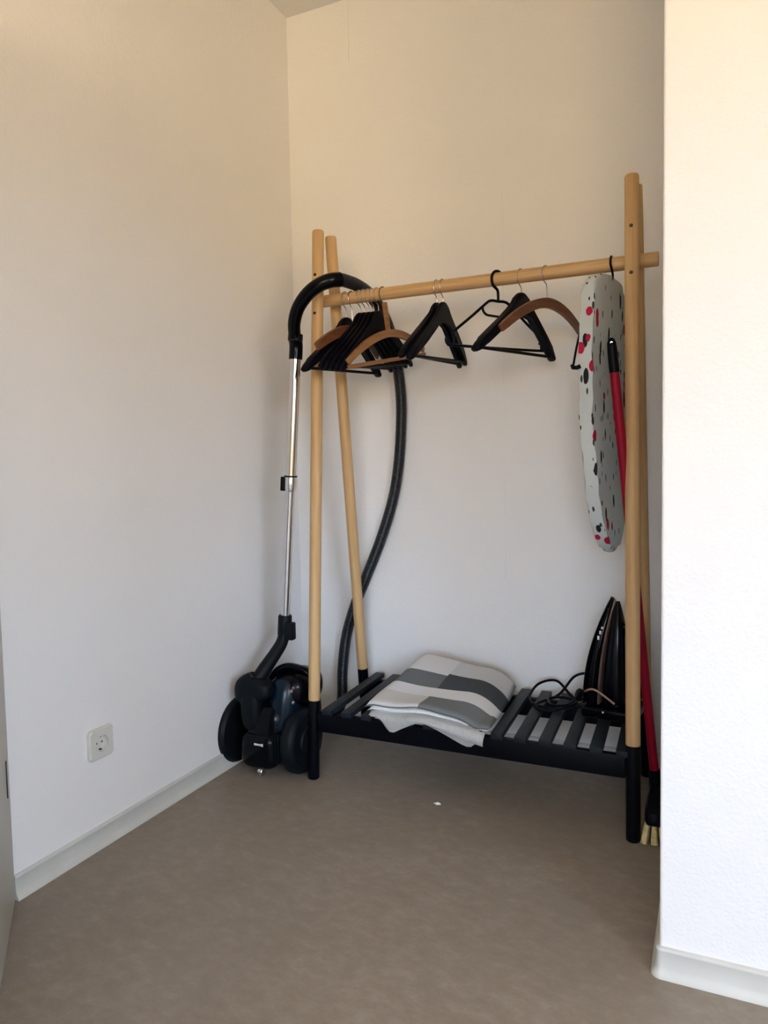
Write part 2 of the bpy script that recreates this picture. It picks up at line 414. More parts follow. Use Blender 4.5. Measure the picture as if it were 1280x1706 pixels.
# door leaf standing ajar at the left edge
D0, D1 = Vector((-1.500, 1.143, 0)), Vector((-1.27, 0.927, 0))
dd = (D1 - D0).normalized(); dn = Vector((-dd.y, dd.x, 0))
if dn.dot(Vector((0, 0, 0)) - D0) < 0: dn = -dn
dm = Matrix((dd, dn, Vector((0, 0, 1)))).transposed().to_4x4(); dm.translation = D0
door = struct(box('door_1', (0.0, -0.040, 0.008), (0.80, 0.0, 2.02), 'door', bevel=0.003, mtx=dm))
box('hinge', (0.052, -0.004, 0.277), (0.058, 0.002, 0.362), 'bolt', door, mtx=dm)
hd = lathe('door_handle', [(0.0, 0.0), (0.024, 0.0), (0.024, 0.008), (0.009, 0.010), (0.009, 0.05), (0.0, 0.05)], 'chrome', door, 20,
           axis_mtx(dm @ Vector((0.74, 0.0, 1.03)), dn))
tube('lever', [dm @ Vector(p) for p in ((0.745, 0.045, 1.03), (0.70, 0.050, 1.03), (0.63, 0.050, 1.03))], 0.009, 'chrome', hd)

# wall socket
sy, sz, half = 1.427, 0.283, 0.0415
so = tag(empty('wall_socket', (XL, sy, sz)), 'white square power socket low on the left wall', 'socket')
bm = bmesh.new()
n = 32; R0 = 0.0215
def sq(a, h, rr=0.006):
    c, s = math.cos(a), math.sin(a); k = h / max(abs(c), abs(s)); return (c * k, s * k)
loops = []
for (fn, x) in (((lambda a: sq(a, half)), 0.0), ((lambda a: sq(a, half)), 0.009), ((lambda a: sq(a, half - 0.003)), 0.0125),
                ((lambda a: (R0 * math.cos(a), R0 * math.sin(a))), 0.0125), ((lambda a: (R0 * 0.97 * math.cos(a), R0 * 0.97 * math.sin(a))), 0.0006)):
    loops.append([bm.verts.new((x, *fn(2 * PI * (k + 0.5) / n + 0 * PI / 4))) for k in range(n)])
for a, b in zip(loops, loops[1:]):
    for k in range(n): bm.faces.new((a[k], a[(k + 1) % n], b[(k + 1) % n], b[k]))
bm.faces.new(loops[-1])
finish('frame', bm, 'white_plastic', so, angle=30)
ins = lathe('insert', [(0.0, 0.0012), (0.0180, 0.0012), (0.0190, 0.003), (0.0194, 0.0095), (0.0206, 0.0098), (0.0206, 0.0008)], 'white_plastic', so, 28, axis_mtx((0, 0, 0), (1, 0, 0)))
for s in (-1, 1):
    lathe('pin_hole', [(0.0, 0.0004), (0.0028, 0.0004), (0.0028, -0.001)], 'socket_dark', ins, 12, axis_mtx((0.0012, s * 0.0095, 0), (1, 0, 0)))
    box('earth_clip', (-0.001, -0.003, s * 0.018 - 0.002), (0.007, 0.003, s * 0.018 + 0.002), 'socket_dark', ins)

# scrap on the floor
bm = bmesh.new()
pts = [(-0.011, 0.002, 0.0003), (0.001, -0.005, 0.0003), (0.012, 0.003, 0.0003), (0.002, 0.006, 0.003)]
v = [bm.verts.new(p) for p in pts]; w = [bm.verts.new((p[0], p[1], p[2] + 0.0012)) for p in pts]
bm.faces.new(v); bm.faces.new(w)
for k in range(4): bm.faces.new((v[k], v[(k + 1) % 4], w[(k + 1) % 4], w[k]))
o = finish('paper_scrap', bm, 'scrap', smooth=False); o.location = (-0.758, 1.992, 0)
tag(o, 'tiny white scrap lying on the bare floor before the rack', 'scrap')

# ------------------------------------------------------------------ clothes rack
RY, RZ, RR = 2.165, 1.563, 0.0195          # hanging rail axis
rack = tag(empty('clothes_rack', (-0.70, 2.2, 0)), 'pine A-frame clothes rack with black feet and slatted black shelf', 'clothes rack')
def W2R(p): return Vector(p) - Vector((-0.70, 2.2, 0))
LEG_R = 0.0192
def leg(foot, top, zsplit, bolts, front):
    foot, top = Vector(foot), Vector(top); d = top - foot
    sp = foot + d * (zsplit / d.z); L = (top - sp).length
    m = axis_mtx(sp, d); r = LEG_R
    o = lathe('leg', [(0.0, 0.0), (r - 0.001, 0.0), (r, 0.003), (r, L - 0.006), (r - 0.002, L - 0.001), (r - 0.004, L), (0.0, L)], 'pine', None, 28)
    o.matrix_local = Matrix.Translation(-Vector((-0.70, 2.2, 0))) @ m
    o.parent = rack
    Lb = (sp - foot).length
    t = lathe('leg_tip', [(0.0, -Lb), (r - 0.004, -Lb), (r - 0.001, -Lb + 0.003), (r, -Lb + 0.006), (r, -0.001), (0.0, -0.001)], 'rack_black', o, 28)
    for z in bolts:
        c = foot + d * (z / d.z)
        face = Vector((0.28, -1, 0)).normalized()
        mi = m.inverted()
        bmx = mi @ axis_mtx(c + Vector((0.002, -1, 0)).normalized() * (r - 0.001), (0, -1, 0))
        lathe('bolt', [(0.0, 0.0016), (0.0048, 0.0016), (0.0055, 0.0), (0.0055, -0.004)], 'bolt', o, 14, bmx)
    return o
leg((-1.194, 2.012, 0), (-1.196, 2.132, 1.783), 0.255, (1.512, 1.636), True)
leg((-0.199, 1.992, 0), (-0.221, 2.132, 1.786), 0.254, (1.518, 1.644), True)
leg((-1.206, 2.440, 0), (-1.192, 2.208, 1.785), 0.262, (), False)
leg((-0.203, 2.440, 0), (-0.219, 2.208, 1.785), 0.262, (), False)
o = lathe('rail', [(0.0, 0.0), (RR - 0.002, 0.0), (RR, 0.002), (RR, 1.070), (RR - 0.002, 1.072), (0.0, 1.072)], 'pine', rack, 28)
o.matrix_local = Matrix.Translation(-Vector((-0.70, 2.2, 0))) @ axis_mtx((-1.226, RY, RZ), (1, 0, 0))
# shelf beams and slats
box('front_beam', W2R((-1.172, 2.008, 0.160)), W2R((-0.222, 2.030, 0.222)), 'rack_black', rack, bevel=0.003)
box('rear_beam', W2R((-1.182, 2.400, 0.160)), W2R((-0.226, 2.422, 0.222)), 'rack_black', rack, bevel=0.003)
bm = bmesh.new(); add_box(bm, (-0.0172, 0, 0), (0.0172, 0.452, 0.0165), 0.002, 2)
for v in bm.verts: v.co.x -= 0.020 * v.co.y / 0.452
slat0 = finish('slat', bm, 'slat_black', rack)
for k in range(14):
    s = slat0 if k == 0 else slat0.copy()
    if k: C.objects.link(s)
    s.location = W2R((-1.131 + 0.0695 * k, 1.996, 0.2222))

# ------------------------------------------------------------------ hangers
def hook_path(drop, r=0.0215, lean=1):
    """question-mark hook in local (u, z): z=0 rail axis; opens to +u"""
    pts = [(r * math.cos(a), r * math.sin(a)) for a in [math.radians(x) for x in range(-25, 181, 12)]]
    pts += [(-r * 0.98, -0.010), (-r * 0.72, -0.021), (-r * 0.25, -0.028), (0.0, -0.036), (0.0, -drop)]
    return [Vector((u, 0, z)) for u, z in pts]
def hanger_root(name, x, ang, label, group=None, tilt=0.0):
    o = tag(empty(name, (x, RY, RZ)), label, 'hanger', group)
    o.rotation_euler = (0, -math.radians(tilt), math.radians(ang))
    o.rotation_mode = 'XYZ'
    return o
def suit_hanger(x, ang, label, tilt=0.0, mat='hanger_black', neck=0.047, name='wooden_hanger', group=None, wire='wire', bar=True, hw=0.215, thick=0.018):
    h = hanger_root(name, x, ang, label, group, tilt)
    bm = bmesh.new(); add_tube(bm, resample(catmull(hook_path(neck + 0.012), 2), 0.004), 0.0016, 8); finish('hook', bm, wire, h)
    up = [(0.0, 0.0), (0.012, -0.0015), (0.023, -0.007), (0.032, -0.017), (0.043, -0.031), (0.065, -0.051), (0.105, -0.082), (0.150, -0.115), (0.185, -0.142), (0.204, -0.158), (hw, -0.172)]
    lo = [(hw + 0.001, -0.180), (hw - 0.006, -0.185), (hw - 0.020, -0.180), (0.170, -0.160), (0.120, -0.126), (0.075, -0.094), (0.045, -0.073), (0.022, -0.062), (0.0, -0.058)]
    right = up + lo
    outline = right + [(-u, z) for u, z in reversed(right[1:-1])]
    bm = bmesh.new(); add_prism(bm, outline, thick, thick / 3, 3)
    for v in bm.verts:      # contoured: arms sweep forward and fatten to the ends
        a = abs(v.co.x) / hw
        v.co.y = v.co.y * (1.0 + 0.55 * a * a) + 0.022 * a * a
        v.co.z -= neck
    finish('shoulder', bm, mat, h, angle=50)
    if bar:
        y = 0.022 * 0.82
        tube('bar', [(-hw + 0.012, y, -neck - 0.172), (hw - 0.012, y, -neck - 0.172)], 0.0048, mat, h, 10)
    return h
def arch_hanger(x, ang, label, tilt=0.0, mat='red_brown', neck=0.071, drop=0.085, hw=0.212, stem=0.0, bar=False, thick=0.030, name='curved_wooden_hanger', wire='wire'):
    h = hanger_root(name, x, ang, label, None, tilt)
    bm = bmesh.new(); add_tube(bm, resample(catmull(hook_path(neck - stem + 0.010), 2), 0.004), 0.0016, 8); finish('hook', bm, wire, h)
    N = 26; up, lo = [], []
    for k in range(N + 1):
        t = -1 + 2 * k / N; u = hw * t
        zt = -drop * (abs(t) ** 1.85)
        sl = -drop * 1.85 * (abs(t) ** 0.85) * (1 if t > 0 else -1) / hw
        nx, nz = sl, -1.0; L = math.hypot(nx, nz); th = thick * (1.0 - 0.28 * abs(t) ** 2)
        up.append((u, zt)); lo.append((u + nx / L * th, zt + nz / L * th))
    outline = up + lo[::-1]
    bm = bmesh.new(); add_prism(bm, outline, 0.013, 0.004, 3)
    for v in bm.verts:
        a = abs(v.co.x) / hw; v.co.y += 0.018 * a * a; v.co.z -= neck
    finish('shoulder', bm, mat, h, angle=50)
    if stem:
        box('neck', (-0.008, -0.006, -neck - 0.006), (0.008, 0.006, -neck + stem), mat, h, bevel=0.003)
    if bar:
        box('bar', (-hw + 0.004, 0.009, -neck - drop - 0.028), (hw - 0.004, 0.021, -neck - drop - 0.015), mat, h, bevel=0.003)
    return h
def plastic_hanger(x, ang, label, tilt=0.0):
    h = hanger_root('plastic_hanger', x, ang, label, None, tilt)
    bm = bmesh.new(); add_tube(bm, resample(catmull(hook_path(0.066, 0.024), 2), 0.004), 0.0042, 10); finish('hook', bm, 'plastic_black', h)
    z0 = -0.064
    def loop(pts, r=0.0042, nm='frame'):
        return tube(nm, resample(catmull([(u, 0, z0 + z) for u, z in pts], 6), 0.006), r, 'plastic_black', h, 10)
    loop([(-0.176, -0.118), (-0.186, -0.112), (-0.188, -0.104), (-0.180, -0.097), (-0.120, -0.058), (-0.050, -0.010), (-0.035, -0.002), (-0.02, 0.0), (0.0, -0.001), (0.02, 0.0), (0.035, -0.002), (0.050, -0.010),
          (0.120, -0.058), (0.180, -0.097), (0.188, -0.104), (0.186, -0.112), (0.176, -0.118)])
    loop([(-0.212, -0.118), (-0.214, -0.128), (-0.206, -0.137), (-0.19, -0.139), (0.0, -0.140), (0.19, -0.139), (0.206, -0.135), (0.212, -0.126), (0.208, -0.112), (0.200, -0.108)], nm='bar')
    for s in (-1, 1):
        loop([(s * 0.184, -0.114), (s * 0.185, -0.127), (s * 0.186, -0.139)], nm='strut')
    loop([(-0.066, -0.020), (-0.064, -0.033), (-0.052, -0.043), (-0.035, -0.045), (0.0, -0.046), (0.03, -0.044), (0.058, -0.018)], 0.0036, nm='tie_hook')
    return h

# left bundle
suit_hanger(-1.118, 82, 'black wooden hanger leftmost on the rail, against the left A-frame', 3, neck=0.060)
arch_hanger(-1.096, 88, 'red-brown wooden hanger deep in the left bundle of black hangers', 3, 'red_brown', neck=0.088, drop=0.075, thick=0.032)
BL = [(-1.066, 83, 4, 'black hanger in the left bundle, just right of the red-brown hanger'),
      (-1.0505, 82.6, 5, 'second black hanger after the red-brown one in the left bundle'),
      (-1.035, 82.2, 6, 'third black hanger after the red-brown one in the left bundle'),
      (-1.0195, 81.8, 7, 'fourth black hanger after the red-brown one in the left bundle'),
      (-1.003, 81.4, 8, 'black hanger directly behind the honey-brown hanger with a wooden bar')]
for x, a, t, lb in BL: suit_hanger(x, a, lb, t, neck=0.050, thick=0.0085, group='black hangers bunched at the left end of the rail')
arch_hanger(-0.982, 76, 'honey-brown arched hanger with wooden neck and bar, right of the left bundle', 11.5, 'honey', neck=0.112, drop=0.075, stem=0.086, bar=True, thick=0.024, wire='wire_dark', name='arched_wooden_hanger')
# middle pair
suit_hanger(-0.800, 85, 'black wooden hanger of the middle pair, on the side of the bundle', 2, thick=0.0115)
suit_hanger(-0.780, 86, 'black wooden hanger of the middle pair, on the side of the plastic hanger', 4, thick=0.0115)
plastic_hanger(-0.606, 61, 'slim black plastic hanger with a thick hook and open wire-like frame', 2)
suit_hanger(-0.535, 72, 'single black wooden hanger between the plastic hanger and the brown curved hanger', 1.5)
arch_hanger(-0.461, 68, 'red-brown curved hanger without a bar, beside the ironing board', 4, 'red_brown', thick=0.028)

# ------------------------------------------------------------------ ironing board
bx, by, bz, bang = -0.287, 2.172, 1.528, 80
board = tag(empty('ironing_board', (bx, by, bz - 0.775)), 'small hanging ironing board in pale cotton with red tulips and black stems', 'ironing board')
board.rotation_euler = (0, 0, math.radians(bang))
half_out = [(0.0, 0.0), (0.06, -0.002), (0.105, -0.010), (0.132, -0.026), (0.148, -0.055), (0.155, -0.10), (0.156, -0.20), (0.156, -0.33), (0.152, -0.43), (0.140, -0.53),
            (0.118, -0.62), (0.088, -0.695), (0.055, -0.745), (0.024, -0.770), (0.0, -0.775)]
dense = [(p.x, p.z) for p in resample(catmull([(u, 0, z) for u, z in half_out], 5), 0.016)]
outl = dense + [(-u, z) for u, z in reversed(dense[1:-1])]
bm = bmesh.new(); add_prism(bm, outl, 0.036, 0.015, 4)
rng = random.Random(3)
for v in bm.verts:
    v.co.z += 0.775
    v.co.y += 0.0018 * math.sin(v.co.z * 31 + v.co.x * 23) + 0.0012 * math.sin(v.co.z * 77 - v.co.x * 60)
    v.co.y += 0.012 * math.sin((v.co.z - 0.1) / 0.775 * PI)
finish('cover', bm, 'cover', board, angle=70)
# hook over the rail (rail axis seen from the board's own frame)
Minv = (Matrix.Translation((bx, by, bz - 0.775)) @ Matrix.Rotation(math.radians(bang), 4, 'Z')).inverted()
hx = -0.278
hk = [Minv @ Vector((hx, RY + 0.0225 * math.cos(a), RZ + 0.0225 * math.sin(a))) for a in [math.radians(t) for t in range(20, 200, 12)]]
hk += [Minv @ Vector(p) for p in ((hx + 0.002, RY - 0.019, RZ - 0.012), (hx + 0.004, RY - 0.008, RZ - 0.026), (hx + 0.003, RY + 0.002, RZ - 0.036), (hx - 0.004, RY + 0.004, RZ - 0.055))]
bm = bmesh.new(); add_tube(bm, resample(catmull(hk, 3), 0.004), 0.0032, 8); finish('hook', bm, 'plastic_black', board)
# folded wire legs on the hidden face, one rubber foot peeping out in front
for s, zz in ((-1, 0.515), (1, 0.515)):
    y0 = 0.036
    pts = [(s * 0.06, 0.024, 0.70), (s * 0.085, y0, 0.67), (s * 0.135, y0 + 0.004, zz + 0.075), (s * 0.172, y0 + 0.005, zz)]
    lg = tube('folding_leg', resample(catmull(pts, 5), 0.01), 0.0030, 'plastic_black', board, 8)
    tube('foot', [(s * 0.171, y0 + 0.007, zz + 0.005), (s * 0.173, y0 + 0.005, zz - 0.002), (s * 0.170, y0 - 0.005, zz - 0.003), (s * 0.166, y0 - 0.013, zz + 0.001)], 0.0058, 'plastic_black', lg, 8)

# ------------------------------------------------------------------ broom
hb, ht = Vector((-0.154, 2.115, 0.130)), Vector((-0.2640, 2.050, 1.340))
broom = tag(empty('broom', (-0.147, 2.120, 0)), 'broom with red handle and yellow bristles standing in the niche corner', 'broom')
O = Vector((-0.147, 2.120, 0)); dirb = (ht - hb).normalized(); Lh = (ht - hb).length
pts = [hb - O + dirb * (Lh * k / 12) for k in range(12)]
tube('handle', pts + [hb - O + dirb * (Lh - 0.085)], [0.0125] * 13, 'red', broom, 14)
g = hb + dirb * (Lh - 0.09) - O
gp = lathe('grip', [(0.0, 0.0), (0.0135, 0.0), (0.0138, 0.01), (0.0132, 0.06), (0.0122, 0.078), (0.009, 0.088), (0.004, 0.0925), (0.0, 0.093)], 'plastic_black', broom, 16, axis_mtx(g, dirb))
lathe('hanging_hole', [(0.0, 0.0146), (0.0035, 0.0146), (0.0045, 0.0125), (0.0035, 0.011)], 'chrome', gp, 10, axis_mtx(g + dirb * 0.078, (0.1, -1, 0)) @ Matrix.Translation((0, 0, -0.003)))
lathe('socket', [(0.0, 0.0), (0.020, 0.0), (0.017, 0.03), (0.0155, 0.06), (0.0, 0.06)], 'plastic_black', broom, 16, axis_mtx(hb - O - dirb * 0.035, dirb))
# head: long block tapering upward; bristles flare below
bm = bmesh.new()
sec = [(-0.130, 0.024), (0.0, 0.026), (0.130, 0.024)]
rings = []
for z, sy_, sx_ in ((0.052, 0.134, 0.026), (0.062, 0.136, 0.028), (0.082, 0.128, 0.026), (0.100, 0.085, 0.022), (0.118, 0.035, 0.018)):
    rings.append([bm.verts.new((sx_ * math.copysign(abs(math.cos(a)) ** 0.4, math.cos(a)), sy_ * math.copysign(abs(math.sin(a)) ** 0.4, math.sin(a)), z)) for a in [2 * PI * k / 28 for k in range(28)]])
for a, b in zip(rings, rings[1:]):
    for k in range(28): bm.faces.new((a[k], a[(k + 1) % 28], b[(k + 1) % 28], b[k]))
bm.faces.new(rings[0]); bm.faces.new(rings[-1][::-1])
finish('head', bm, 'plastic_black', broom)
bm = bmesh.new()
for i in range(3):
    for j in range(15):
        x = (i - 1) * 0.016; y = -0.122 + j * 0.0174
        fx = x * 1.5 + rng.uniform(-0.003, 0.003); fy = y * 1.10 + rng.uniform(-0.004, 0.004)
        add_tube(bm, [(x, y, 0.054), ((x + fx) / 2, (y + fy) / 2, 0.03), (fx, fy, 0.002)], [0.0055, 0.0078, 0.0092], 7)
st = finish('bristles', bm, 'bristle', broom); st['kind'] = 'stuff'

# ------------------------------------------------------------------ iron on its base
ix, iy, iz = -0.292, 2.300, 0.2390
iron = tag(empty('steam_iron', (ix, iy, iz)), 'black steam iron with copper trim standing upright on the shelf', 'iron')
iron.rotation_euler = (0, 0, math.radians(-8))
# local frame: sole faces -x, tip up (+z), width along y
box('base_station', (-0.075, -0.075, 0.0), (0.085, 0.075, 0.030), 'vac_black', iron, bevel=0.008, seg=3)
def sole_half(t):   # t 0 heel .. 1 tip -> half width
    return 0.060 * (1 - t ** 2.6) ** 0.72 * (0.86 + 0.14 * math.sin(min(1, t * 1.6) * PI / 2 + 0.3))
def iron_loft(name, x_of, w_of, z0, z1, mat, N=18, M=16):
    bm = bmesh.new(); rings = []
    for k in range(N + 1):
        t = k / N; z = z0 + (z1 - z0) * t; xa, xb = x_of(t); w = max(w_of(t), 0.0006)
        rings.append([bm.verts.new((xa + (xb - xa) * (0.5 - 0.5 * math.copysign(abs(math.cos(a)) ** 0.55, math.cos(a))), w * math.copysign(abs(math.sin(a)) ** 0.7, math.sin(a)), z)) for a in [2 * PI * i / M for i in range(M)]])
    for a, b in zip(rings, rings[1:]):
        for i in range(M): bm.faces.new((a[i], a[(i + 1) % M], b[(i + 1) % M], b[i]))
    bm.faces.new(rings[0]); bm.faces.new(rings[-1][::-1])
    return finish(name, bm, mat, iron, angle=50)
lean = lambda t: 0.074 * t ** 1.9
cv = lambda t: 1 - t ** 2.2          # layers close up towards the tip
iron_loft('soleplate', lambda t: (-0.078 + lean(t), -0.072 + lean(t)), sole_half, 0.034, 0.362, 'steel')
iron_loft('skirt', lambda t: (-0.072 + lean(t), -0.068 + lean(t) + 0.034 * cv(t)), lambda t: sole_half(t) * 0.97, 0.034, 0.360, 'vac_black')
iron_loft('trim', lambda t: (-0.068 + lean(t) + 0.034 * cv(t), -0.062 + lean(t) + 0.036 * cv(t)), lambda t: sole_half(t) * 0.95, 0.036, 0.356, 'copper')
iron_loft('body', lambda t: (-0.062 + lean(t) + 0.036 * cv(t), -0.052 + lean(t) + 0.10 * cv(t)), lambda t: sole_half(t) * 0.86, 0.034, 0.350, 'vac_black')
bm = bmesh.new(); add_tube(bm, resample(catmull([(0.02, 0, 0.055), (0.065, 0, 0.06), (0.088, 0, 0.10), (0.088, 0, 0.18), (0.070, 0, 0.245), (0.035, 0, 0.275)], 6), 0.008), 0.017, 14); finish('handle', bm, 'vac_black', iron)
for k, (dz, ln) in enumerate(((0.235, 0.012), (0.252, 0.010), (0.268, 0.006))):
    t = (dz - 0.034) / 0.328
    box('print_mark', (-0.062 + lean(t), -sole_half(t) * 0.97 - 0.0012, dz), (-0.056 + lean(t), -sole_half(t) * 0.97 + 0.0008, dz + ln), 'print_white', iron)
# copper heel band
bm = bmesh.new(); add_tube(bm, catmull([(-0.072, -0.048, 0.070), (-0.045, -0.0575, 0.083), (-0.020, -0.054, 0.072), (0.02, -0.050, 0.045)], 5), 0.0036, 8); finish('heel_band', bm, 'copper', iron)
box('indicator', (-0.010, -0.0765, 0.020), (-0.005, -0.0745, 0.025), 'print_white', iron)
# mains cord coiled on the slats
Mi = (Matrix.Translation((ix, iy, iz)) @ Matrix.Rotation(math.radians(-8), 4, 'Z')).inverted()
cz = 0.2390 + 0.0042
cp = [(-0.372, 2.30, cz + 0.010), (-0.42, 2.27, cz + 0.003), (-0.50, 2.26, cz + 0.002), (-0.555, 2.32, cz + 0.002), (-0.545, 2.40, cz + 0.030), (-0.49, 2.43, cz + 0.040), (-0.44, 2.41, cz + 0.004), (-0.40, 2.37, cz + 0.002),
      (-0.37, 2.42, cz + 0.040), (-0.385, 2.44, cz + 0.070), (-0.43, 2.43, cz + 0.060), (-0.47, 2.37, cz + 0.012), (-0.52, 2.27, cz + 0.006), (-0.49, 2.23, cz), (-0.44, 2.24, cz + 0.008), (-0.40, 2.30, cz + 0.016),
      (-0.45, 2.34, cz + 0.014), (-0.49, 2.31, cz + 0.014), (-0.47, 2.26, cz + 0.012), (-0.425, 2.27, cz + 0.014), (-0.405, 2.33, cz + 0.018)]
bm = bmesh.new(); add_tube(bm, resample(catmull([Mi @ Vector(p) for p in cp], 8), 0.008), 0.0042, 8); finish('cord', bm, 'plastic_black', iron)
bm = bmesh.new(); add_tube(bm, [Mi @ Vector(p) for p in ((-0.406, 2.325, cz + 0.018), (-0.404, 2.345, cz + 0.022), (-0.402, 2.368, cz + 0.027), (-0.4015, 2.374, cz + 0.028))], [0.007, 0.012, 0.0135, 0.012], 12)
pl = finish('plug', bm, 'plastic_black', iron)
for s in (-1, 1):
    tube('prong', [Mi @ Vector((-0.4015 + s * 0.006, 2.373, cz + 0.028)), Mi @ Vector((-0.400 + s * 0.006, 2.392, cz + 0.033))], 0.0022, 'chrome', pl, 8)

# ------------------------------------------------------------------ folded blanket
ZS = 0.2392
blk = tag(empty('folded_blanket', (-0.79, 2.18, ZS)), 'folded grey and cream checked blanket lying on the slatted shelf', 'blanket')
BO = Vector((-0.79, 2.18, ZS))
c00, c10, c11, c01 = Vector((-0.950, 2.385)), Vector((-0.610, 2.375)), Vector((-0.590, 1.985)), Vector((-0.985, 1.975))   # back-left, back-right, front-right, front-left
def plan(s, t):
    a = c00.lerp(c10, s); b = c01.lerp(c11, s); return a.lerp(b, t)
def topz(s, t):
    h = 0.118 - 0.062 * t ** 0.9                                   # thicker at the back
    h -= 0.030 * s * (1 - 0.4 * t)
    h -= 0.050 * max(0, (s - 0.70) / 0.30) ** 2.2                     # right edge rolls down
    h -= 0.014 * max(0, (0.10 - s) / 0.10) ** 2
    h -= 0.012 * max(0, (0.08 - t) / 0.08) ** 2
    h += 0.004 * math.sin(s * 7 + t * 3) + 0.003 * math.sin(t * 9 - s * 4)
    h += 0.012 * math.exp(-((s - 0.45) / 0.16) ** 2) * t ** 3 
    return max(h, 0.022)
def slab(name, zt, zb, inset, mat, nu=36, nv=36, rim=0.010, uv=False):
    bm = bmesh.new(); ul = bm.loops.layers.uv.new('UVMap')
    top, bot = {}, {}
    for i in range(nu + 1):
        for j in range(nv + 1):
            s, t = i / nu, j / nv
            p = plan(inset + s * (1 - 2 * inset), inset + t * (1 - 2 * inset))
            e = min(s, 1 - s, t, 1 - t); edge = (i in (0, nu)) or (j in (0, nv))
            z1, z0 = zt(s, t), zb(s, t); k = 1.0 if e > 0.05 else math.sqrt(max(0.0, 1 - (1 - e / 0.05) ** 2))
            mid = (z1 + z0) / 2; hh = (z1 - z0) / 2
            q = p - BO.xy
            top[i, j] = bm.verts.new((q.x, q.y, mid + hh * k))
            bot[i, j] = top[i, j] if edge else bm.verts.new((q.x, q.y, mid - hh * k))
    for i in range(nu):
        for j in range(nv):
            for d, rev in ((top, False), (bot, True)):
                vs = [d[i, j], d[i + 1, j], d[i + 1, j + 1], d[i, j + 1]]; st_ = [(i, j), (i + 1, j), (i + 1, j + 1), (i, j + 1)]
                if rev: vs.reverse(); st_.reverse()
                try: f = bm.faces.new(vs)
                except ValueError: continue
                for l, (a, b) in zip(f.loops, st_): l[ul].uv = (a / nu, b / nv)
    return finish(name, bm, mat, blk, angle=180)
LT = 0.017
slab('top_layer', topz, lambda s, t: max(topz(s, t) - LT, 0.006), 0.0, 'blanket')
slab('middle_layer', lambda s, t: max(topz(s, t) - LT - 0.0005, 0.005), lambda s, t: max(0.45 * topz(s, t), 0.0025), 0.012, 'hem')
slab('bottom_layer', lambda s, t: max(0.45 * topz(s, t) - 0.0005, 0.002), lambda s, t: 0.0006, 0.02, 'hem')
hp_ = []
for k in range(41):
    ss = 0.01 + 0.98 * k / 40; p = plan(ss, 1.0) - BO.xy; hp_.append(Vector((p.x, p.y - 0.0012, topz(ss, 1.0) - LT * 0.5)))
tube('hem_stitch', hp_, 0.0016, 'hem_dark', blk, 6)
# loose folds drooping over the front beam
def fold(name, pts_top, pts_bot, y0, y1, mat, th=0.010):
    """ribbon from pts_top to pts_bot lists of (x, z) with y bulging"""
    bm = bmesh.new(); N = 28; rows = 6
    A = resample(catmull([(x, y0, z) for x, z in pts_top], 6), 0.004); Bq = resample(catmull([(x, y1, z) for x, z in pts_bot], 6), 0.004)
    def at(L, t):
        f = t * (len(L) - 1); i = min(int(f), len(L) - 2); return L[i].lerp(L[i + 1], f - i)
    g = [[bm.verts.new(at(A, k / N).lerp(at(Bq, k / N), r / rows) + Vector((0, -0.010 * math.sin(r / rows * PI), 0)) - BO) for k in range(N + 1)] for r in range(rows + 1)]
    for r in range(rows):
        for k in range(N): bm.faces.new((g[r][k], g[r][k + 1], g[r + 1][k + 1], g[r + 1][k]))
    geo = bmesh.ops.solidify(bm, geom=bm.faces[:], thickness=th)
    return finish(name, bm, mat, blk, angle=70)
fold('draped_fold', [(-0.968, 0.262), (-0.88, 0.262), (-0.80, 0.270), (-0.72, 0.262), (-0.62, 0.250)],
     [(-0.965, 0.246), (-0.935, 0.241), (-0.900, 0.205), (-0.86, 0.222), (-0.805, 0.245), (-0.75, 0.232), (-0.66, 0.196), (-0.635, 0.205)], 1.988, 1.978, 'hem', 0.009)
fold('draped_fold', [(-0.86, 0.262), (-0.80, 0.270), (-0.72, 0.264), (-0.60, 0.246)],
     [(-0.80, 0.252), (-0.75, 0.243), (-0.68, 0.222), (-0.605, 0.208)], 1.972, 1.964, 'hem', 0.008)

# ------------------------------------------------------------------ vacuum cleaner
VO = Vector((-1.36, 2.10, 0))
vac = tag(empty('vacuum_cleaner', VO), 'black canister vacuum cleaner with chrome tube and grey hose in the corner', 'vacuum cleaner')
def V(p): return Vector(p) - VO
superell('body', V((-1.360, 2.105, 0.140)), (0.098, 0.150, 0.120), 0.62, 0.62, 'vac_black', vac)
# big rear wheels, ribbed tread
def wheel(x0, x1, yc, zc, r, out):
    w = abs(x1 - x0)
    prof = [(0.0, 0.0), (r * 0.80, 0.0), (r * 0.93, 0.004), (r, 0.014), (r, w - 0.016), (r * 0.95, w - 0.006), (r * 0.84, w), (r * 0.80, w - 0.004), (r * 0.45, w - 0.003), (r * 0.42, w + 0.004), (0.0, w + 0.006)]
    m = axis_mtx(V((x0 if out > 0 else x1, yc, zc)), (out, 0, 0))
    return lathe('wheel', prof, 'vac_matt', vac, 40, m)
wheel(-1.436, -1.489, 2.045, 0.1125, 0.1120, -1)
wr = wheel(-1.280, -1.228, 2.045, 0.1105, 0.1100, 1)
# ribbed motor vents between the wheels
for k in range(5):
    box('vent_rib', V((-1.310 + 0.010 * k, 1.948 + 0.001 * k, 0.055)), V((-1.306 + 0.010 * k, 1.962 + 0.001 * k, 0.150)), 'vac_matt', vac, bevel=0.0012)
# front bumper and castor
superell('bumper', V((-1.372, 1.985, 0.085)), (0.070, 0.045, 0.060), 0.5, 0.6, 'vac_black', vac)
lathe('castor', [(0.0, -0.008), (0.014, -0.008), (0.016, -0.004), (0.016, 0.004), (0.014, 0.008), (0.0, 0.008)], 'chrome', vac, 20, axis_mtx(V((-1.362, 1.962, 0.0165)), (1, 0.1, 0)))
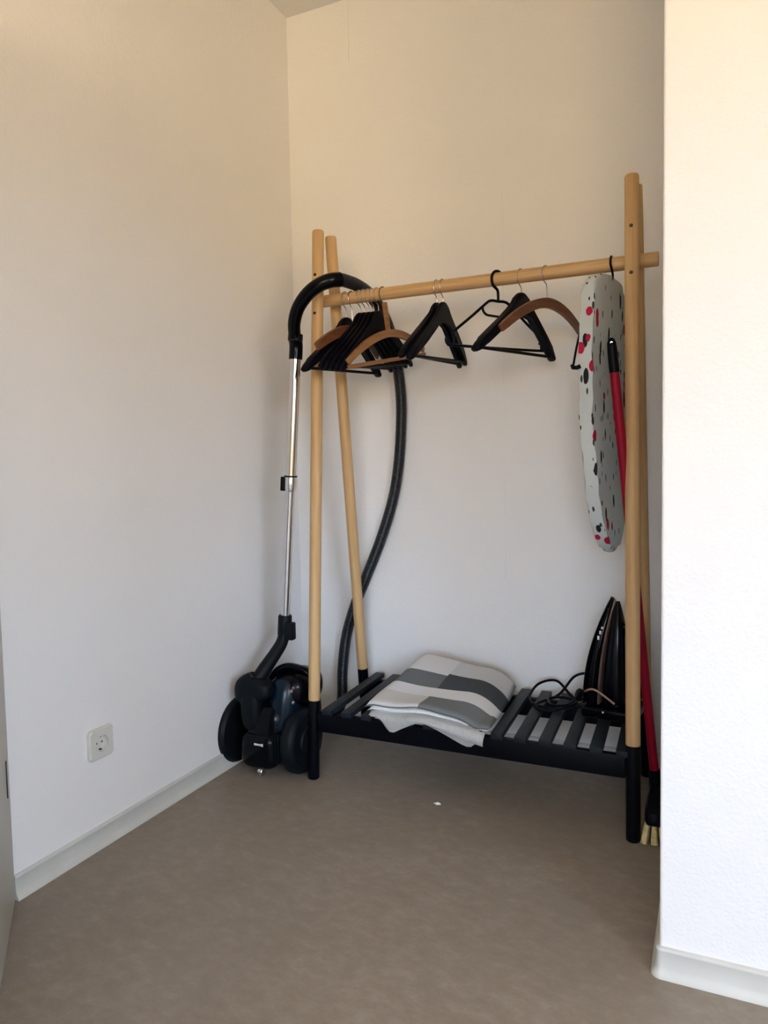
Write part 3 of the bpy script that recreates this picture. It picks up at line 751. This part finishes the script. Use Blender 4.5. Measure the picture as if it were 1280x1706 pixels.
# small maker's plate, too small to read: a row of pale marks
x = -1.372
bdg = box('badge', V((-1.378, 1.9385, 0.1095)), V((-1.338, 1.9445, 0.1205)), 'vac_black', vac, bevel=0.001)
for wd, h in ((0.004, 0.006), (0.002, 0.008), (0.003, 0.007), (0.004, 0.005), (0.002, 0.007), (0.004, 0.005), (0.003, 0.006), (0.006, 0.009)):
    box('badge_mark', V((x, 1.9378, 0.1150 - h / 2)), V((x + wd, 1.9392, 0.1150 + h / 2)), 'print_white', bdg); x += wd + 0.0009
# dust bin, lid and carry handle
lathe('dust_bin', [(0.0, -0.095), (0.050, -0.095), (0.056, -0.085), (0.058, 0.03), (0.056, 0.060), (0.048, 0.070), (0.0, 0.074)], 'bin', vac, 36, axis_mtx(V((-1.312, 2.040, 0.235)), (0.05, 0.28, 1)))
bm = bmesh.new(); add_tube(bm, resample(catmull([V(p) for p in ((-1.390, 2.06, 0.255), (-1.368, 2.06, 0.312), (-1.330, 2.07, 0.340), (-1.285, 2.08, 0.338), (-1.245, 2.09, 0.315), (-1.232, 2.10, 0.22))], 6), 0.008), 0.017, 14, flat=(0.8, 1.3)); finish('carry_handle', bm, 'vac_black', vac)
superell('lid', V((-1.302, 2.100, 0.272)), (0.078, 0.095, 0.062), 0.75, 0.8, 'vac_black', vac)
superell('pedal', V((-1.452, 2.045, 0.228)), (0.026, 0.050, 0.022), 0.6, 0.6, 'vac_matt', vac)
for s in ((-1.268, 2.010, 0.282), (-1.262, 2.008, 0.245)):
    superell('button', V(s), (0.0045, 0.006, 0.0055), 0.7, 0.8, 'copper', vac, 16, 10)
# floor head parked upright on the canister
hd = superell('floor_head', V((-1.395, 1.985, 0.285)), (0.070, 0.038, 0.045), 0.75, 0.6, 'vac_matt', vac,
              warp=lambda c: Vector((c.x, c.y, c.z * (1.15 if c.x < -0.01 else 0.8) - 0.25 * max(0, -c.x - 0.02))))
superell('head_lip', V((-1.400, 1.975, 0.225)), (0.036, 0.030, 0.080), 0.7, 0.7, 'vac_matt', vac)
ELB = resample(catmull([V(p) for p in ((-1.392, 2.00, 0.310), (-1.376, 2.022, 0.345), (-1.360, 2.055, 0.384), (-1.350, 2.085, 0.418), (-1.346, 2.098, 0.450))], 6), 0.006)
bm = bmesh.new(); add_tube(bm, ELB,
                            [0.0245 - 0.005 * k / 30 for k in range(40)][:len(ELB)], 16); finish('elbow', bm, 'vac_matt', vac)
tb, tt = Vector((-1.3440, 2.100, 0.490)), Vector((-1.2665, 2.090, 1.398)); td = (tt - tb).normalized(); TL = (tt - tb).length
cn = lathe('connector', [(0.0, -0.055), (0.021, -0.055), (0.0235, -0.045), (0.0235, 0.018), (0.021, 0.022), (0.0, 0.022)], 'vac_matt', vac, 24, axis_mtx(tb - VO, td))
box('latch', V((-1.328, 2.070, 0.432)), V((-1.298, 2.098, 0.492)), 'vac_matt', cn, bevel=0.006)
mt = axis_mtx(tb - VO, td)
tu = lathe('tube', [(0.0, 0.0), (0.0155, 0.0), (0.0155, 0.475), (0.0, 0.475)], 'chrome', vac, 28, mt)
lathe('outer_tube', [(0.0155, 0.445), (0.0180, 0.447), (0.0200, 0.455), (0.0200, 0.498), (0.0178, 0.502), (0.0178, TL), (0.0, TL)], 'chrome', vac, 28, mt)
lathe('collar', [(0.0202, 0.494), (0.0215, 0.494), (0.0215, 0.499), (0.0202, 0.499)], 'vac_matt', tu, 24, mt)
bm = bmesh.new(); add_box(bm, (-0.008, -0.008, 0.448), (0.008, 0.006, 0.496), 0.005, 3)
sl = finish('slider', bm, 'vac_matt', tu); sl.matrix_local = Matrix.Translation(Vector((-0.022, -0.010, 0))) @ mt
# bent hand grip
gpth = [tt - td * 0.03, tt + td * 0.015, (-1.2585, 2.072, 1.440), (-1.248, 2.054, 1.480), (-1.226, 2.044, 1.522), (-1.190, 2.042, 1.560), (-1.150, 2.046, 1.585), (-1.115, 2.060, 1.598), (-1.094, 2.085, 1.604)]
gp_ = resample(catmull([V(p) for p in gpth], 8), 0.006); nG = len(gp_)
bm = bmesh.new(); add_tube(bm, gp_, [0.0225 if k < 14 else 0.0195 + 0.004 * (k / nG) for k in range(nG)], 18); gr = finish('hand_grip', bm, 'vac_black', vac)
lathe('grip_ring', [(0.0215, 0.0), (0.0245, 0.002), (0.0245, 0.022), (0.0215, 0.024)], 'vac_matt', gr, 20, axis_mtx(V((-1.2605, 2.077, 1.424)), td))
# ribbed hose draped over the rail and down behind the rack
hp = [(-1.104, 2.070, 1.601), (-1.094, 2.085, 1.604), (-1.088, 2.130, 1.606), (-1.082, 2.180, 1.605), (-1.072, 2.250, 1.590), (-1.062, 2.320, 1.548), (-1.056, 2.385, 1.478), (-1.054, 2.430, 1.392),
      (-1.050, 2.452, 1.280), (-1.053, 2.460, 1.175), (-1.066, 2.463, 1.030), (-1.092, 2.463, 0.893), (-1.145, 2.463, 0.740), (-1.208, 2.463, 0.598), (-1.260, 2.461, 0.480), (-1.297, 2.456, 0.360),
      (-1.314, 2.452, 0.230), (-1.316, 2.448, 0.130), (-1.322, 2.425, 0.075), (-1.335, 2.36, 0.075), (-1.35, 2.25, 0.10)]
hs = resample(catmull([V(p) for p in hp], 10), 0.0022)
bm = bmesh.new(); add_tube(bm, hs, [0.0195 + 0.0013 * (1 if (k % 3) else -1) for k in range(len(hs))], 16); finish('hose', bm, 'hose', vac, angle=180)
